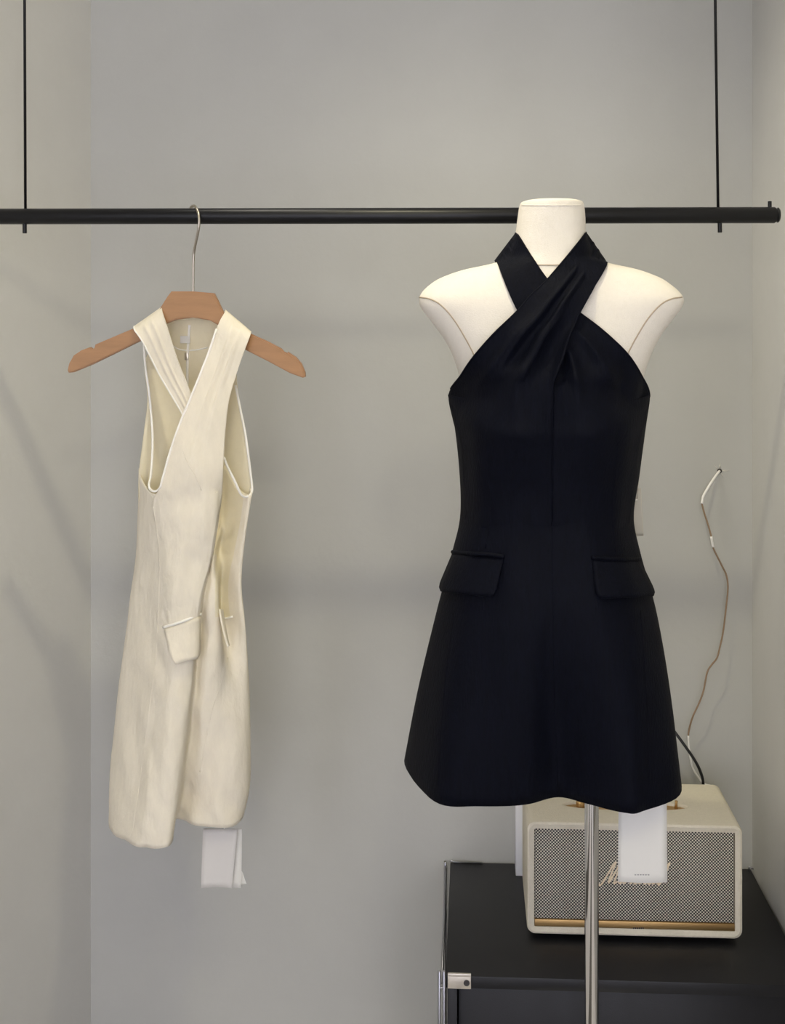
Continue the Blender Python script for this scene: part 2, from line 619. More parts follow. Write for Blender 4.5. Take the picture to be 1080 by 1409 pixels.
cutV = oval(ea - 0.006, eb - 0.005, SZ1 - 0.005) + oval(ea - 0.002, eb - 0.002, SZ1 - 0.0012) + oval(ea + 0.003, eb + 0.003, SZ1 + 0.004)
n = 48
cutF = [tuple(range(n)), tuple(range(2 * n, 3 * n))]
for k in range(2):
    cutF += [(k * n + i, k * n + (i + 1) % n, (k + 1) * n + (i + 1) % n, (k + 1) * n + i) for i in range(n)]
cut = mesh_obj('cutter', cutV, cutF, M['vinyl'], spk)
bo = body.modifiers.new('well', 'BOOLEAN')
bo.operation = 'DIFFERENCE'
bo.object = cut
bo.solver = 'EXACT'
bpy.context.view_layer.update()
dg = bpy.context.evaluated_depsgraph_get()
newm = bpy.data.meshes.new_from_object(body.evaluated_get(dg))
body.modifiers.clear()
body.data = newm
bpy.data.objects.remove(cut)
shade_auto(body, 35)
pan = mesh_obj('control_panel', oval(ea - 0.006, eb - 0.005, SZ1 - 0.0038) + oval(ea - 0.006, eb - 0.005, SZ1 - 0.0049),
               [tuple(range(n)), tuple(range(n, 2 * n))] + [(i, (i + 1) % n, n + (i + 1) % n, n + i) for i in range(n)], M['brass'], spk, smooth=False)
for k, dx in enumerate((-0.075, -0.02, 0.02, 0.055)):
    kb = disc('knob', (ocx + dx, ocy, SZ1 - 0.0039), (0, 0, 1), 0.008, 0.010, M['brass'], pan, 24, 0.0015)
tube('power_switch', [(ocx + 0.086, ocy, SZ1 - 0.0039), (ocx + 0.086, ocy - 0.001, SZ1 + 0.004), (ocx + 0.086, ocy - 0.002, SZ1 + 0.010)],
     [0.003, 0.002, 0.0026], M['brass'], pan, 14)
gi = 0.0125
gz = P(870, 1269, YS).z
gr = box('grille', (SX0 + gi, YS + 0.004, gz + 0.0005), (SX1 - gi, YS + 0.0125, SZ1 - gi), M['weave'], spk, 0.002, 2)
st = box('brass_strip', (SX0 + gi, YS + 0.002, SZ0 + gi), (SX1 - gi, YS + 0.0125, gz), M['brass'], spk, 0.0008, 2)
for i in range(6):
    c = P(871 + i * 2.6, 1277, YS + 0.002)
    box('strip_lettering', (c.x, YS + 0.0014, c.z - 0.0011), (c.x + 0.0019, YS + 0.0022, c.z + 0.0011), M['screw'], st)
for x, y in ((SX0 + 0.03, YS + 0.03), (SX1 - 0.03, YS + 0.03), (SX0 + 0.03, YS + SD - 0.03), (SX1 - 0.03, YS + SD - 0.03)):
    disc('foot', (x, y, ZT + 0.0002), (0, 0, 1), 0.010, SZ0 - ZT + 0.0002, M['rubber'], spk, 20, 0.0008)

# the script lettering on the grille: one flattened stroke per letter
LET = [
    [(-0.42, -0.1), (-0.30, -0.28), (-0.10, -0.1), (0.10, 0.7), (0.34, 1.7), (0.50, 2.25), (0.58, 2.15), (0.56, 1.2), (0.60, 0.12), (0.68, 0.12),
     (0.92, 1.1), (1.20, 2.2), (1.30, 2.25), (1.26, 1.3), (1.24, 0.2), (1.38, 0.0), (1.58, 0.2)],
    [(2.28, 0.82), (2.02, 1.0), (1.74, 0.62), (1.76, 0.12), (2.0, 0.02), (2.24, 0.45), (2.38, 0.95), (2.32, 0.3), (2.42, 0.02), (2.62, 0.2)],
    [(2.60, 0.2), (2.80, 0.9), (2.86, 1.12), (2.96, 0.92), (3.12, 0.88), (3.10, 0.3), (3.20, 0.02), (3.40, 0.2)],
    [(3.40, 0.2), (3.66, 1.1), (3.74, 0.72), (3.88, 0.3), (3.74, 0.0), (3.52, 0.1)],
    [(3.86, 0.06), (4.08, 0.4), (4.36, 1.5), (4.38, 2.2), (4.24, 2.1), (4.20, 1.0), (4.20, 0.0), (4.36, 0.7), (4.58, 1.0), (4.70, 0.7), (4.68, 0.15), (4.84, 0.0), (5.02, 0.2)],
    [(5.66, 0.82), (5.40, 1.0), (5.12, 0.62), (5.14, 0.12), (5.38, 0.02), (5.62, 0.45), (5.76, 0.95), (5.70, 0.3), (5.80, 0.02), (6.0, 0.2)],
    [(5.98, 0.2), (6.30, 1.3), (6.36, 2.2), (6.22, 2.1), (6.16, 0.8), (6.24, 0.04), (6.46, 0.2)],
    [(6.44, 0.2), (6.76, 1.3), (6.82, 2.2), (6.68, 2.1), (6.60, 0.8), (6.62, 0.05), (6.4, -0.12)],
]
l0, l1 = P(830, 1216, YS), P(913, 1219, YS)
SLANT = 0.40
us = (l1.x - l0.x) / (6.7 + 0.3)
lo_ = bpy.data.objects.new('brand_lettering', None)
V, Fc = [], []
for st_ in LET:
    pts = [Vector((l0.x + (x + SLANT * z) * us, 0, l0.z + (z * 1.08) * us)) for x, z in st_]
    pts = spline(pts, 6)
    k = len(pts)
    rad = [0.00145 * (0.8 + 0.35 * abs(math.sin(i * 0.31))) for i in range(k)]
    v, f = tube_data([p + Vector((0, YS + 0.0030, 0)) for p in pts], rad, 8)
    f = [tuple(i + len(V) for i in q) for q in f]
    V += v
    Fc += f
bpy.data.objects.remove(lo_)
mesh_obj('brand_lettering', V, Fc, M['logo'], spk)

# ------------------------------------------------------------------ white box behind the speaker
w0 = P(709.5, 1199, 2.205)
bx = box('card_box', (w0.x, 2.205, ZT + 0.0002), (w0.x + 0.07, 2.252, ZT + 0.135), M['white_box'], None, 0.001, 2,
         origin=(w0.x + 0.035, 2.228, ZT))
tag(bx, 'narrow white card box standing behind the left end of the cream speaker', 'box')

# ------------------------------------------------------------------ wires on the wall
w1 = [(990, 648), (984, 656), (976, 668), (968, 682), (965.5, 693), (969, 706), (973.5, 720), (978.5, 738), (981, 753),
      (987, 766), (993.5, 779), (999.5, 792), (1001.5, 809), (999, 836), (995, 869), (991, 888), (986.5, 905), (979, 915),
      (973, 925), (968, 950), (962, 967), (954, 984), (949.5, 998), (947, 1012), (948, 1030), (952.5, 1055), (961, 1070), (969, 1079), (983, 1082)]
wd = [0.000, 0.008, 0.018, 0.026, 0.03, 0.032, 0.033, 0.034, 0.034, 0.034, 0.034, 0.035, 0.036, 0.038, 0.04, 0.042, 0.043, 0.043, 0.042, 0.04, 0.038,
      0.034, 0.03, 0.028, 0.027, 0.027, 0.03, 0.035, 0.045]
wp = [P(x, y, YB - d) for (x, y), d in zip(w1, wd)]
wire = thing('loose_wire', P(990, 648, YB), 'thin loose cable with frayed white sheathing hanging from a hole in the back wall', 'wire')
tube('core', wp[4:], 0.0016, M['copper'], wire, 8, 5)
tube('sheath', wp[:5], 0.0025, M['sheath'], wire, 8, 6)
tube('sheath', wp[7:9], 0.0026, M['sheath'], wire, 8, 4)
tube('sheath', wp[23:], 0.0019, M['sheath'], wire, 8, 6)
c = P(990, 648, YB)
disc('wall_hole', (c.x, YB - 0.0006, c.z), (0, 1, 0), 0.0045, 0.0008, M['hole'], wire, 12)
V, Fc = [], []
rc = random.Random(3)
for k in range(9):
    a = rc.uniform(0, 6.28)
    r0, r1 = 0.005, rc.uniform(0.009, 0.02)
    t = Vector((math.cos(a), 0, math.sin(a)))
    v, f = tube_data([Vector((c.x, YB - 0.0003, c.z)) + t * r0, Vector((c.x, YB - 0.0003, c.z)) + t * r1], [0.0011, 0.0004], 6)
    Fc += [tuple(i + len(V) for i in q) for q in f]
    V += v
mesh_obj('plaster_crack', V, Fc, M['plaster_chip'], wire)

cp = [P(878, 958, YB - 0.002), P(886, 960, YB - 0.006), P(905, 975, 2.24), P(920, 996, 2.225), P(932, 1012, 2.215), P(945, 1030, 2.21), P(957, 1048, 2.21), P(964, 1063, 2.212), P(967.5, 1078, 2.214)]
cp += [cp[-1] + Vector((0.002, 0.004, -0.05)), cp[-1] + Vector((0.0, 0.01, -0.1)), Vector((cp[-1].x - 0.01, 2.22, ZT + 0.008)), Vector((cp[-1].x - 0.06, 2.20, ZT + 0.0065))]
cord = tube('power_cord', cp, 0.0026, M['cordblack'], None, 10, 6, origin=(cp[-1].x, cp[-1].y, ZT))
tag(cord, 'black rubber power cord running from behind the black dress down behind the speaker', 'cord')

# ------------------------------------------------------------------ mannequin
YM = 1.65
mc = P(814, 1300, YM)
man = thing('mannequin', (mc.x, YM, 0), 'armless ivory dress form on a chrome pole wearing the black dress', 'mannequin')
ROWS = [  # py, left px, right px, front depth, back depth, squareness
    (276.5, 730, 790, .034, .034, 2.2), (278, 720, 799, .045, .045, 2.2), (282, 715, 803, .050, .052, 2.2), (300, 712, 805, .051, .053, 2.2),
    (325, 708.5, 806, .052, .056, 2.2), (345, 703, 812, .054, .060, 2.2), (356, 698, 814, .056, .066, 2.2),
    (364, 672, 842, .058, .072, 2.3), (372, 635, 878, .060, .078, 2.4), (383, 605, 907, .064, .082, 2.6),
    (393, 590, 922, .068, .086, 2.8), (402, 581, 932, .071, .090, 3.0), (412, 577, 938, .074, .092, 3.2),
    (424, 580, 935, .077, .094, 3.2), (440, 592, 923, .080, .096, 3.1), (460, 607, 908, .084, .097, 3.0),
    (480, 619, 897, .087, .097, 2.9), (500, 627, 889, .090, .096, 2.8), (522, 633, 883, .088, .094, 2.7),
    (550, 636, 878, .084, .090, 2.6), (590, 640, 874, .086, .086, 2.5), (640, 645, 866, .084, .080, 2.4),
    (690, 647, 860, .074, .076, 2.3), (760, 640, 868, .082, .092, 2.3), (850, 622, 885, .092, .11, 2.4),
    (895, 630, 880, .09, .105, 2.4), (918, 670, 850, .06, .075, 2.3), (926, 720, 800, .02, .03, 2.2)]
NA = 96


def body_grid():
    rows = []
    for py, L, R, df, db, e in ROWS:
        a, b = P(L, py, YM), P(R, py, YM)
        z = (a.z + b.z) / 2
        cx, hw = (a.x + b.x) / 2, (b.x - a.x) / 2
        r = []
        for i in range(NA):
            th = 2 * math.pi * i / NA
            c, s = math.cos(th), math.sin(th)
            x = cx + hw * math.copysign(abs(c) ** (2 / e), c)
            d = db if s > 0 else df
            y = YM + d * math.copysign(abs(s) ** (2 / e), s)
            r.append(Vector((x, y, z)))
        rows.append(r)
    cols = [spline(list(c), 5) for c in zip(*rows)]
    return [list(r) for r in zip(*cols)]


BG = body_grid()
# seam of the arm plates in the front view (photo pixels at y = YM), left then mirrored about the form's middle
SEAM = [(577, 409), (590, 411), (603, 417), (615, 428), (626, 442), (636, 458), (645, 474), (652, 488), (660, 506), (668, 526), (676, 548)]
CEN = 757.5


def seam_px(py):
    for (x0, y0), (x1, y1) in zip(SEAM[:-1], SEAM[1:]):
        if y0 <= py <= y1:
            return x0 + (x1 - x0) * (py - y0) / (y1 - y0)
    return None


def to_py(v):       # front-view pixel of a point as if it stood on y = YM
    c, s = math.cos(YAW), math.sin(YAW)
    d = Vector((v.x, YM, v.z)) - EYE
    fw = -s * d.x + c * d.y
    rt = c * d.x + s * d.y
    return CX + F * rt / fw, CY - F * d.z / fw


nr, nc = len(BG), NA
verts = [v for r in BG for v in r]
faces = grid_faces(nr, nc, True) + [tuple(range(nc)), tuple(range((nr - 1) * nc, nr * nc))]


def cap_side(f):
    if len(f) > 4:
        return 0
    cen = sum((verts[i] for i in f), Vector()) / 4
    px, py = to_py(cen)
    s = seam_px(py)
    if s is None:
        return 0
    t = abs(px - CEN)
    if t > CEN - s:
        return -1 if px < CEN else 1
    return 0


side = [cap_side(f) for f in faces]
torso = mesh_obj('torso', verts, [f for f, s in zip(faces, side) if s == 0], M['jersey'], man)
for sgn in (-1, 1):
    mesh_obj('arm_plate', verts, [f for f, s in zip(faces, side) if s == sgn], M['jersey'], man)
for c in man.children[1:]:
    c['label'] = 'ivory plate closing the arm opening'
body_tree = BVHTree.FromPolygons(verts, faces)
fine = spline([Vector((x, y, 0)) for x, y in SEAM], 6)
for sgn in (-1, 1):
    pts = [on_surface(body_tree, p.x if sgn < 0 else 2 * CEN - p.x, p.y, 0.0002, YM - 0.01) for p in fine]
    pts = [p for p in pts if p.y < YM + 0.03]
    tube('seam_piping', pts, 0.0010, M['jersey_seam'], man, 6)
pts = [on_surface(body_tree, px, 364 + 0.0006 * (px - 757) ** 2 * -1 + (0.8 if abs(px - 757) < 20 else 0), 0.0002, YM) for px in range(708, 808, 3)]
tube('neck_seam', pts, 0.0009, M['jersey_seam'], man, 6)
pts = [on_surface(body_tree, px, 282.5, 0.0001, YM) for px in range(718, 801, 3)]
tube('neck_seam', pts, 0.0007, M['jersey'], man, 6)
tube('pole', [(mc.x, YM, 0.012), (mc.x, YM, 0.9), (mc.x, YM, P(800, 900, YM).z)], 0.0097, M['chrome'], man, 40)
disc('base_plate', (mc.x, YM, 0), (0, 0, 1), 0.15, 0.014, M['chrome'], man, 64, 0.003)


def clear_of(tree, grid, gap):
    """Bring a cloth grid in front of the form wherever it would sink into it."""
    for r in grid:
        for v in r:
            h = tree.ray_cast(Vector((v.x, 0.5, v.z)), Vector((0, 1, 0)))
            if h[0] is not None and v.y > h[0].y - gap and v.y < YM + 0.015:
                v.y = h[0].y - gap


# ------------------------------------------------------------------ black dress
dress = thing('halter_dress', (P(757, 1100, YM).x, YM, P(757, 1107, 1.55).z), 'black cross-front halter mini dress worn by the ivory dress form', 'dress')
HK = 1.55 * (1108 - CY)


def hem(px, py):
    return (px, py, HK / (py - CY))


R_ = [
    [(617, 543, 1.65), (650, 549, 1.592), (700, 549, 1.562), (735, 549, 1.557), (760, 549, 1.557), (785, 549, 1.557), (820, 549, 1.562), (868, 549, 1.592), (894, 543, 1.65), (868, 543, 1.722), (757, 543, 1.755), (645, 543, 1.722)],
    [(626, 585, 1.65), (652, 590, 1.573), (700, 592, 1.530), (735, 590, 1.531), (760, 590, 1.540), (785, 590, 1.531), (820, 592, 1.530), (864, 590, 1.573), (888, 585, 1.65), (862, 585, 1.72), (757, 585, 1.75), (650, 585, 1.72)],
    [(633, 650, 1.65), (657, 652, 1.582), (703, 655, 1.552), (735, 655, 1.548), (760, 655, 1.549), (785, 655, 1.548), (815, 655, 1.552), (856, 652, 1.582), (879, 650, 1.65), (855, 650, 1.71), (757, 650, 1.74), (655, 650, 1.71)],
    [(634, 710, 1.65), (658, 712, 1.586), (703, 715, 1.560), (735, 715, 1.555), (760, 715, 1.555), (785, 715, 1.555), (814, 715, 1.560), (850, 712, 1.586), (871, 710, 1.65), (852, 710, 1.708), (757, 710, 1.735), (655, 710, 1.708)],
    [(623, 760, 1.65), (648, 764, 1.582), (697, 768, 1.553), (735, 768, 1.549), (760, 768, 1.550), (787, 768, 1.549), (822, 768, 1.553), (858, 764, 1.582), (880, 760, 1.65), (858, 760, 1.72), (757, 760, 1.752), (646, 760, 1.72)],
    [(601, 845, 1.652), (632, 850, 1.573), (688, 856, 1.540), (730, 858, 1.535), (760, 858, 1.538), (795, 858, 1.534), (835, 856, 1.535), (876, 850, 1.565), (903, 845, 1.64), (875, 845, 1.735), (757, 845, 1.772), (625, 845, 1.735)],
    [(576, 948, 1.67), (615, 965, 1.568), (678, 975, 1.540), (728, 976, 1.538), (763, 974, 1.552), (805, 978, 1.538), (850, 980, 1.526), (886, 972, 1.545), (922, 955, 1.622), (890, 945, 1.75), (757, 940, 1.79), (612, 940, 1.755)],
    [hem(557, 1046), hem(598, 1102), hem(660, 1110), hem(722, 1107), hem(768, 1097), hem(815, 1108), hem(858, 1118), hem(884, 1117), hem(937, 1089), hem(900, 1030), hem(757, 1012), hem(600, 1018)],
]
G = loft([[P(*q) for q in r] for r in R_], 8, 9, True)
NRW = len(G)
for i, r in enumerate(G):
    t = i / (NRW - 1)
    for j, v in enumerate(r):
        w = noise.noise(Vector((v.x * 14, v.y * 14, v.z * 3.5))) * 0.0035 * (0.6 + t)
        w += noise.noise(Vector((v.x * 40, v.y * 30, v.z * 26 + 7))) * 0.0010
        # creases running from the twist to the waist
        w += 0.0022 * math.sin(60 * (v.x - 0.12) + 26 * (v.z - 1.2)) * math.exp(-((v.z - 1.24) / 0.09) ** 2)
        v.y -= w if v.y < YM else -w
clear_of(body_tree, G, 0.004)
# bottom hem stays as drawn
dbody = sheet('dress_body', G, M['navy'], dress, True, 0.002)


def lerp_row(a, b, n=7, bulge=0.0):
    out = []
    A, B = Vector(a), Vector(b)
    for i in range(n):
        t = i / (n - 1)
        q = A.lerp(B, t)
        q.z -= bulge * math.sin(math.pi * t)
        out.append(P(*q))
    return out


def pleats(grid, amp, lines, v0, v1, width=0.045):
    """Folds along the length of a strap: sharp little steps at given fractions of its width."""
    nr, nc = len(grid), len(grid[0])
    for i, r in enumerate(grid):
        v = i / (nr - 1)
        e = max(0.0, min(1.0, (v - v0) / 0.12)) * max(0.0, min(1.0, (v1 - v) / 0.25))
        for j, q in enumerate(r):
            u = j / (nc - 1)
            s = 0
            for c in lines:
                du = (u - c) / width
                if -1.0 < du < 3.0:
                    s += (1 + du) if du < 0 else (1 - du / 3.0)
            q.y -= amp * e * s - 0.0
    return grid


A_ = [((806, 320, 1.655), (833, 359, 1.668)), ((781, 352, 1.600), (826, 378, 1.612)), ((753, 385, 1.572), (817, 397, 1.570)),
      ((731, 406, 1.562), (800, 428, 1.553)), ((711, 429, 1.556), (792, 446, 1.549)), ((679, 460, 1.552), (784, 463, 1.545)),
      ((651, 492, 1.562), (774, 494, 1.540)), ((634, 517, 1.592), (767, 512, 1.537)), ((618, 542, 1.642), (762, 530, 1.536))]
bul = [0, .003, .004, .004, .004, .004, .008, .026, .044]
ttree = bvh_of(dbody)


def down_rows(rows):
    """Rows of cloth lying on the dress body: (left px,py), (right px,py), lift."""
    return [[on_surface(ttree, l[0] + (r[0] - l[0]) * k / 6, l[1] + (r[1] - l[1]) * k / 6, lift, 1.64) for k in range(7)] for l, r, lift in rows]


GA = loft([lerp_row(a, b, 7, k * 1.0) for (a, b), k in zip(A_, bul)] +
          down_rows([((627, 578), (760, 578), 0.003), ((632, 598), (760, 598), 0.0022), ((635, 620), (760, 620), 0.0016), ((638, 680), (760, 680), 0.001), ((638, 730), (760, 730), -0.001)]), 7, 8)
pleats(GA, 0.007, (0.36, 0.60), -0.2, 0.62, 0.035)
for i, r in enumerate(GA):
    v = i / (len(GA) - 1)
    for j, q in enumerate(r):
        u = j / (len(r) - 1)
        e = math.exp(-((v - 0.46) / 0.17) ** 2)
        q.y -= 0.016 * e * (0.6 - abs(math.sin(math.pi * (u * 2.7 + 0.5 * v))) ** 0.8) * (0.25 + u)
        q.y -= noise.noise(q * 30) * 0.0015
clear_of(body_tree, GA, 0.006)
B_ = [((709, 322, 1.655), (681, 359, 1.668)), ((730, 353, 1.604), (692, 386, 1.612)), ((755, 388, 1.580), (712, 428, 1.572)),
      ((788, 423, 1.568), (738, 462, 1.565)), ((827, 453, 1.560), (764, 492, 1.552)), ((862, 486, 1.566), (762, 512, 1.547)),
      ((881, 515, 1.596), (760, 524, 1.543)), ((893, 542, 1.642), (760, 536, 1.538))]
bul = [0, .003, .004, .004, .006, .012, .030, .044]
GB = loft([lerp_row(a, b, 7, k) for (a, b), k in zip(B_, bul)] +
          down_rows([((886, 578), (760, 578), 0.003), ((882, 598), (760, 598), 0.0022), ((878, 620), (760, 620), 0.0016), ((871, 680), (760, 680), 0.001), ((867, 730), (760, 730), -0.001)]), 7, 8)
pleats(GB, 0.0042, (0.40, 0.64), -0.2, 0.30, 0.035)
for i, r in enumerate(GB):
    v = i / (len(GB) - 1)
    for j, q in enumerate(r):
        u = j / (len(r) - 1)
        e = math.exp(-((v - 0.44) / 0.14) ** 2)
        q.y -= 0.017 * e * (0.6 - abs(math.sin(math.pi * (u * 2.6 + 0.1))) ** 0.8) * (0.15 + u)
        q.y -= noise.noise(q * 30 + Vector((5, 0, 0))) * 0.0015
clear_of(body_tree, GB, 0.004)
# the cross-over lies on the strap that passes beneath
treeB = BVHTree.FromPolygons([v for r in GB for v in r], grid_faces(len(GB), len(GB[0])))
for r in GA[:int(len(GA) * 0.60)]:
    for v in r:
        h = treeB.ray_cast(Vector((v.x, 0.5, v.z)), Vector((0, 1, 0)))
        if h[0] is not None and v.y > h[0].y - 0.0045:
            v.y = h[0].y - 0.0045
under = sheet('strap', GB, M['navy'], dress, False, 0.002)
over = sheet('strap', GA, M['navy'], dress, False, 0.002)
# the collar band round the back of the neck
CB = [lerp_row((806, 320, 1.655), (833, 359, 1.668), 5), lerp_row((796, 318, 1.69), (820, 352, 1.72), 5), lerp_row((757, 316, 1.715), (757, 350, 1.75), 5),
      lerp_row((720, 318, 1.69), (694, 352, 1.72), 5), lerp_row((709, 322, 1.655), (681, 359, 1.668), 5)]
sheet('collar', loft(CB, 5, 8), M['navy'], dress, False, 0.002)
dtree = bvh_of(dbody, under, over)


def flap(name, tl, tr, bl, br, m, parent, tree, lift0, lift1, nu=14, nv=10, r=0.0):
    g = []
    for i in range(nv + 1):
        v = i / nv
        row = []
        for j in range(nu + 1):
            u = j / nu
            # round the two bottom corners
            k = 0.0
            if r and v > 0.7:
                k = r * (1 - math.sqrt(max(0, 1 - ((v - 0.7) / 0.3) ** 2)))
            uu = k + u * (1 - 2 * k)
            x = (tl[0] * (1 - v) + bl[0] * v) * (1 - uu) + (tr[0] * (1 - v) + br[0] * v) * uu
            y = (tl[1] * (1 - v) + bl[1] * v) * (1 - uu) + (tr[1] * (1 - v) + br[1] * v) * uu
            row.append((x, y, lift0 + (lift1 - lift0) * v))
        g.append(row)
    pts = [[on_surface(tree, *q[:2], q[2]) for q in row] for row in g]
    return sheet(name, pts, m, parent, False, 0.002)


f1 = flap('pocket_flap', (624, 764), (694, 768), (611, 815), (685, 822), M['navy'], dress, dtree, 0.002, 0.010, r=0.07)
f2 = flap('pocket_flap', (814, 770), (879, 773), (819, 824), (894, 822), M['navy'], dress, dtree, 0.002, 0.010, r=0.07)
for f, pts in ((f1, [(625, 760), (650, 762), (672, 763), (695, 766)]), (f2, [(813, 767), (835, 769), (858, 770), (878, 770)])):
    w = [on_surface(dtree, x, y, 0.0025) for x, y in pts]
    tube('welt', w, 0.0028, M['navy'], f, 8, 5)
for pts in ([(760, 545), (760, 600), (760, 680), (760, 760), (761, 850), (763, 960), (767, 1080)],
            [(668, 590), (672, 650), (676, 700), (668, 755)], [(852, 590), (846, 650), (842, 700), (846, 760)],
            [(626, 840), (612, 950), (603, 1080)], [(880, 840), (888, 950), (893, 1080)]):
    q = spline([Vector((x, y, 0)) for x, y in pts], 6)
    tube('seam', [on_surface(dtree, p.x, p.y, 0.0006) for p in q], 0.0009, M['navy'], dress, 6)
for r_, nm in ((GA, 'edge'), (GB, 'edge')):
    tube('edge_binding', [r[0].copy() for r in r_[:int(len(r_) * 0.6)]], 0.0016, M['navy'], dress, 6)

# ------------------------------------------------------------------ hanger
YH = 1.87
hang = thing('clothes_hanger', P(266, 300, YH), 'wooden clothes hanger with a nickel hook holding the cream dress', 'clothes hanger')
out_ = [(237, 401), (266, 401), (295, 403.5), (300, 413), (309, 432), (322, 443), (345, 459), (370, 470), (388, 479.5), (392, 484), (396.5, 485.5), (398, 487), (397, 484),
        (408, 491), (416, 500), (421, 512), (421.5, 518), (418, 519.5), (400, 513), (370, 497), (340, 482), (315, 462), (302, 448), (290, 441), (266, 437), (243, 440), (228, 446), (215, 456),
        (196, 468), (160, 486), (130, 501), (104, 512), (98.5, 512.5), (97, 509), (99, 500), (105, 489), (115, 482), (127, 477.5), (129, 480), (132.5, 479), (134, 474), (150, 467), (185, 452), (207, 437), (221, 425), (231, 409)]


def hanger_body():
    th = 0.0065
    poly = [P(x, y, YH) for x, y in out_]
    xc = P(266, 420, YH).x
    bm = bmesh.new()
    fv = [bm.verts.new((p.x, YH - th, p.z)) for p in poly]
    f = bm.faces.new(fv)
    r = bmesh.ops.extrude_face_region(bm, geom=[f])
    for v in r['geom']:
        if isinstance(v, bmesh.types.BMVert):
            v.co.y = YH + th
    bmesh.ops.recalc_face_normals(bm, faces=bm.faces)
    ed = [e for e in bm.edges if abs(e.verts[0].co.y - e.verts[1].co.y) < 1e-6]
    bmesh.ops.bevel(bm, geom=ed, offset=0.0018, segments=2, affect='EDGES')
    bmesh.ops.triangulate(bm, faces=[f for f in bm.faces if len(f.verts) > 4])
    for v in bm.verts:          # gentle forward sweep of the arms
        v.co.y -= 0.22 * (v.co.x - xc) ** 2
    bm.verts.index_update()
    V = [v.co.copy() for v in bm.verts]
    Fc = [tuple(v.index for v in f.verts) for f in bm.faces]
    bm.free()
    o = mesh_obj('hanger_body', V, Fc, M['wood'], hang, smooth=False)
    shade_auto(o, 35)
    return o


hanger_body()
hk = [(265.5, 408, 1.87), (265.8, 385, 1.87), (266, 360, 1.87), (267, 346, 1.868), (270, 331, 1.860), (273, 316, 1.854), (274, 303, 1.8525), (272.5, 292, 1.856),
      (269.5, 285.2, 1.8635), (266, 283.2, 1.871), (262.8, 285.5, 1.8795), (261, 292, 1.886), (260.5, 300, 1.888)]
tube('hook', [P(*q) for q in hk], 0.0021, M['nickel'], hang, 14, 5)

# ------------------------------------------------------------------ cream dress
wdress = thing('halter_dress', (P(260, 1130, YH).x, YH, P(260, 1136, YH).z), 'cream cross-front sleeveless dress hanging from the wooden hanger', 'dress')
W_ = [  # silhouette left, seam, lobe, lobe, panel edge, valley, right lobe, right lobe edge, recess, silhouette right, back x3
    [(191, 646, 1.902), (206, 676, 1.845), (232, 682, 1.832), (262, 682, 1.828), (299, 676, 1.834), (301, 668, 1.895), (309, 640, 1.900), (316, 652, 1.896), (328, 672, 1.886), (346, 681, 1.872), (330, 650, 1.920), (262, 640, 1.930), (210, 640, 1.918)],
    [(190, 712, 1.902), (213, 715, 1.842), (235, 715, 1.826), (265, 715, 1.822), (298, 712, 1.830), (299, 712, 1.898), (306, 712, 1.904), (314, 712, 1.898), (325, 712, 1.889), (341, 712, 1.872), (326, 712, 1.922), (262, 712, 1.935), (208, 712, 1.920)],
    [(188, 762, 1.902), (220, 762, 1.840), (240, 762, 1.824), (264, 762, 1.822), (291, 758, 1.830), (293, 757, 1.866), (296, 757, 1.868), (301, 758, 1.900), (314, 760, 1.893), (334, 762, 1.874), (320, 762, 1.922), (260, 762, 1.935), (207, 762, 1.920)],
    [(182, 808, 1.902), (219, 812, 1.838), (238, 812, 1.818), (258, 810, 1.815), (279, 806, 1.824), (284, 805, 1.850), (292, 805, 1.843), (300, 805, 1.850), (304, 806, 1.900), (331, 808, 1.876), (318, 805, 1.922), (260, 805, 1.935), (202, 805, 1.920)],
    [(175, 865, 1.902), (217, 872, 1.834), (234, 873, 1.812), (252, 872, 1.808), (270, 868, 1.818), (275, 866, 1.846), (288, 866, 1.836), (302, 866, 1.844), (308, 866, 1.890), (337, 865, 1.878), (320, 862, 1.924), (258, 862, 1.938), (198, 862, 1.92)],
    [(165, 940, 1.902), (210, 950, 1.824), (228, 952, 1.800), (246, 951, 1.796), (262, 948, 1.808), (268, 945, 1.842), (284, 945, 1.836), (303, 944, 1.843), (323, 943, 1.860), (342, 940, 1.886), (322, 936, 1.925), (255, 935, 1.94), (190, 935, 1.925)],
    [(156, 1020, 1.896), (200, 1036, 1.812), (218, 1039, 1.788), (236, 1038, 1.784), (252, 1034, 1.796), (258, 1030, 1.845), (278, 1030, 1.838), (302, 1030, 1.840), (326, 1028, 1.852), (344, 1022, 1.884), (322, 1018, 1.93), (250, 1016, 1.945), (182, 1016, 1.928)],
    [(151, 1085, 1.886), (190, 1105, 1.800), (208, 1110, 1.779), (228, 1108, 1.776), (244, 1102, 1.790), (250, 1092, 1.852), (272, 1092, 1.842), (299, 1092, 1.840), (326, 1090, 1.850), (343, 1080, 1.884), (320, 1076, 1.932), (246, 1074, 1.948), (178, 1074, 1.93)],
    [(150, 1137, 1.868), (180, 1161, 1.795), (200, 1168, 1.774), (221, 1168, 1.772), (236, 1159, 1.787), (241, 1127, 1.862), (264, 1134, 1.845), (294, 1137, 1.840), (322, 1136, 1.846), (335, 1119, 1.884), (315, 1108, 1.934), (240, 1106, 1.95), (175, 1108, 1.932)],
]
GW = loft([[P(*q) for q in r] for r in W_], 8, 8, True)
for i, r in enumerate(GW):
    t = i / (len(GW) - 1)
    for v in r:
        w = noise.noise(Vector((v.x * 30, v.y * 20, v.z * 12))) * 0.006 + noise.noise(Vector((v.x * 70, v.y * 50, v.z * 60))) * 0.002
        w += noise.noise(Vector((v.x * 34 + v.z * 22, 4.0, v.z * 10 - v.x * 12))) * 0.0045
        w *= min(1.0, 0.35 + 2 * t)
        v.y -= w if v.y < 1.87 else -w * 0.5
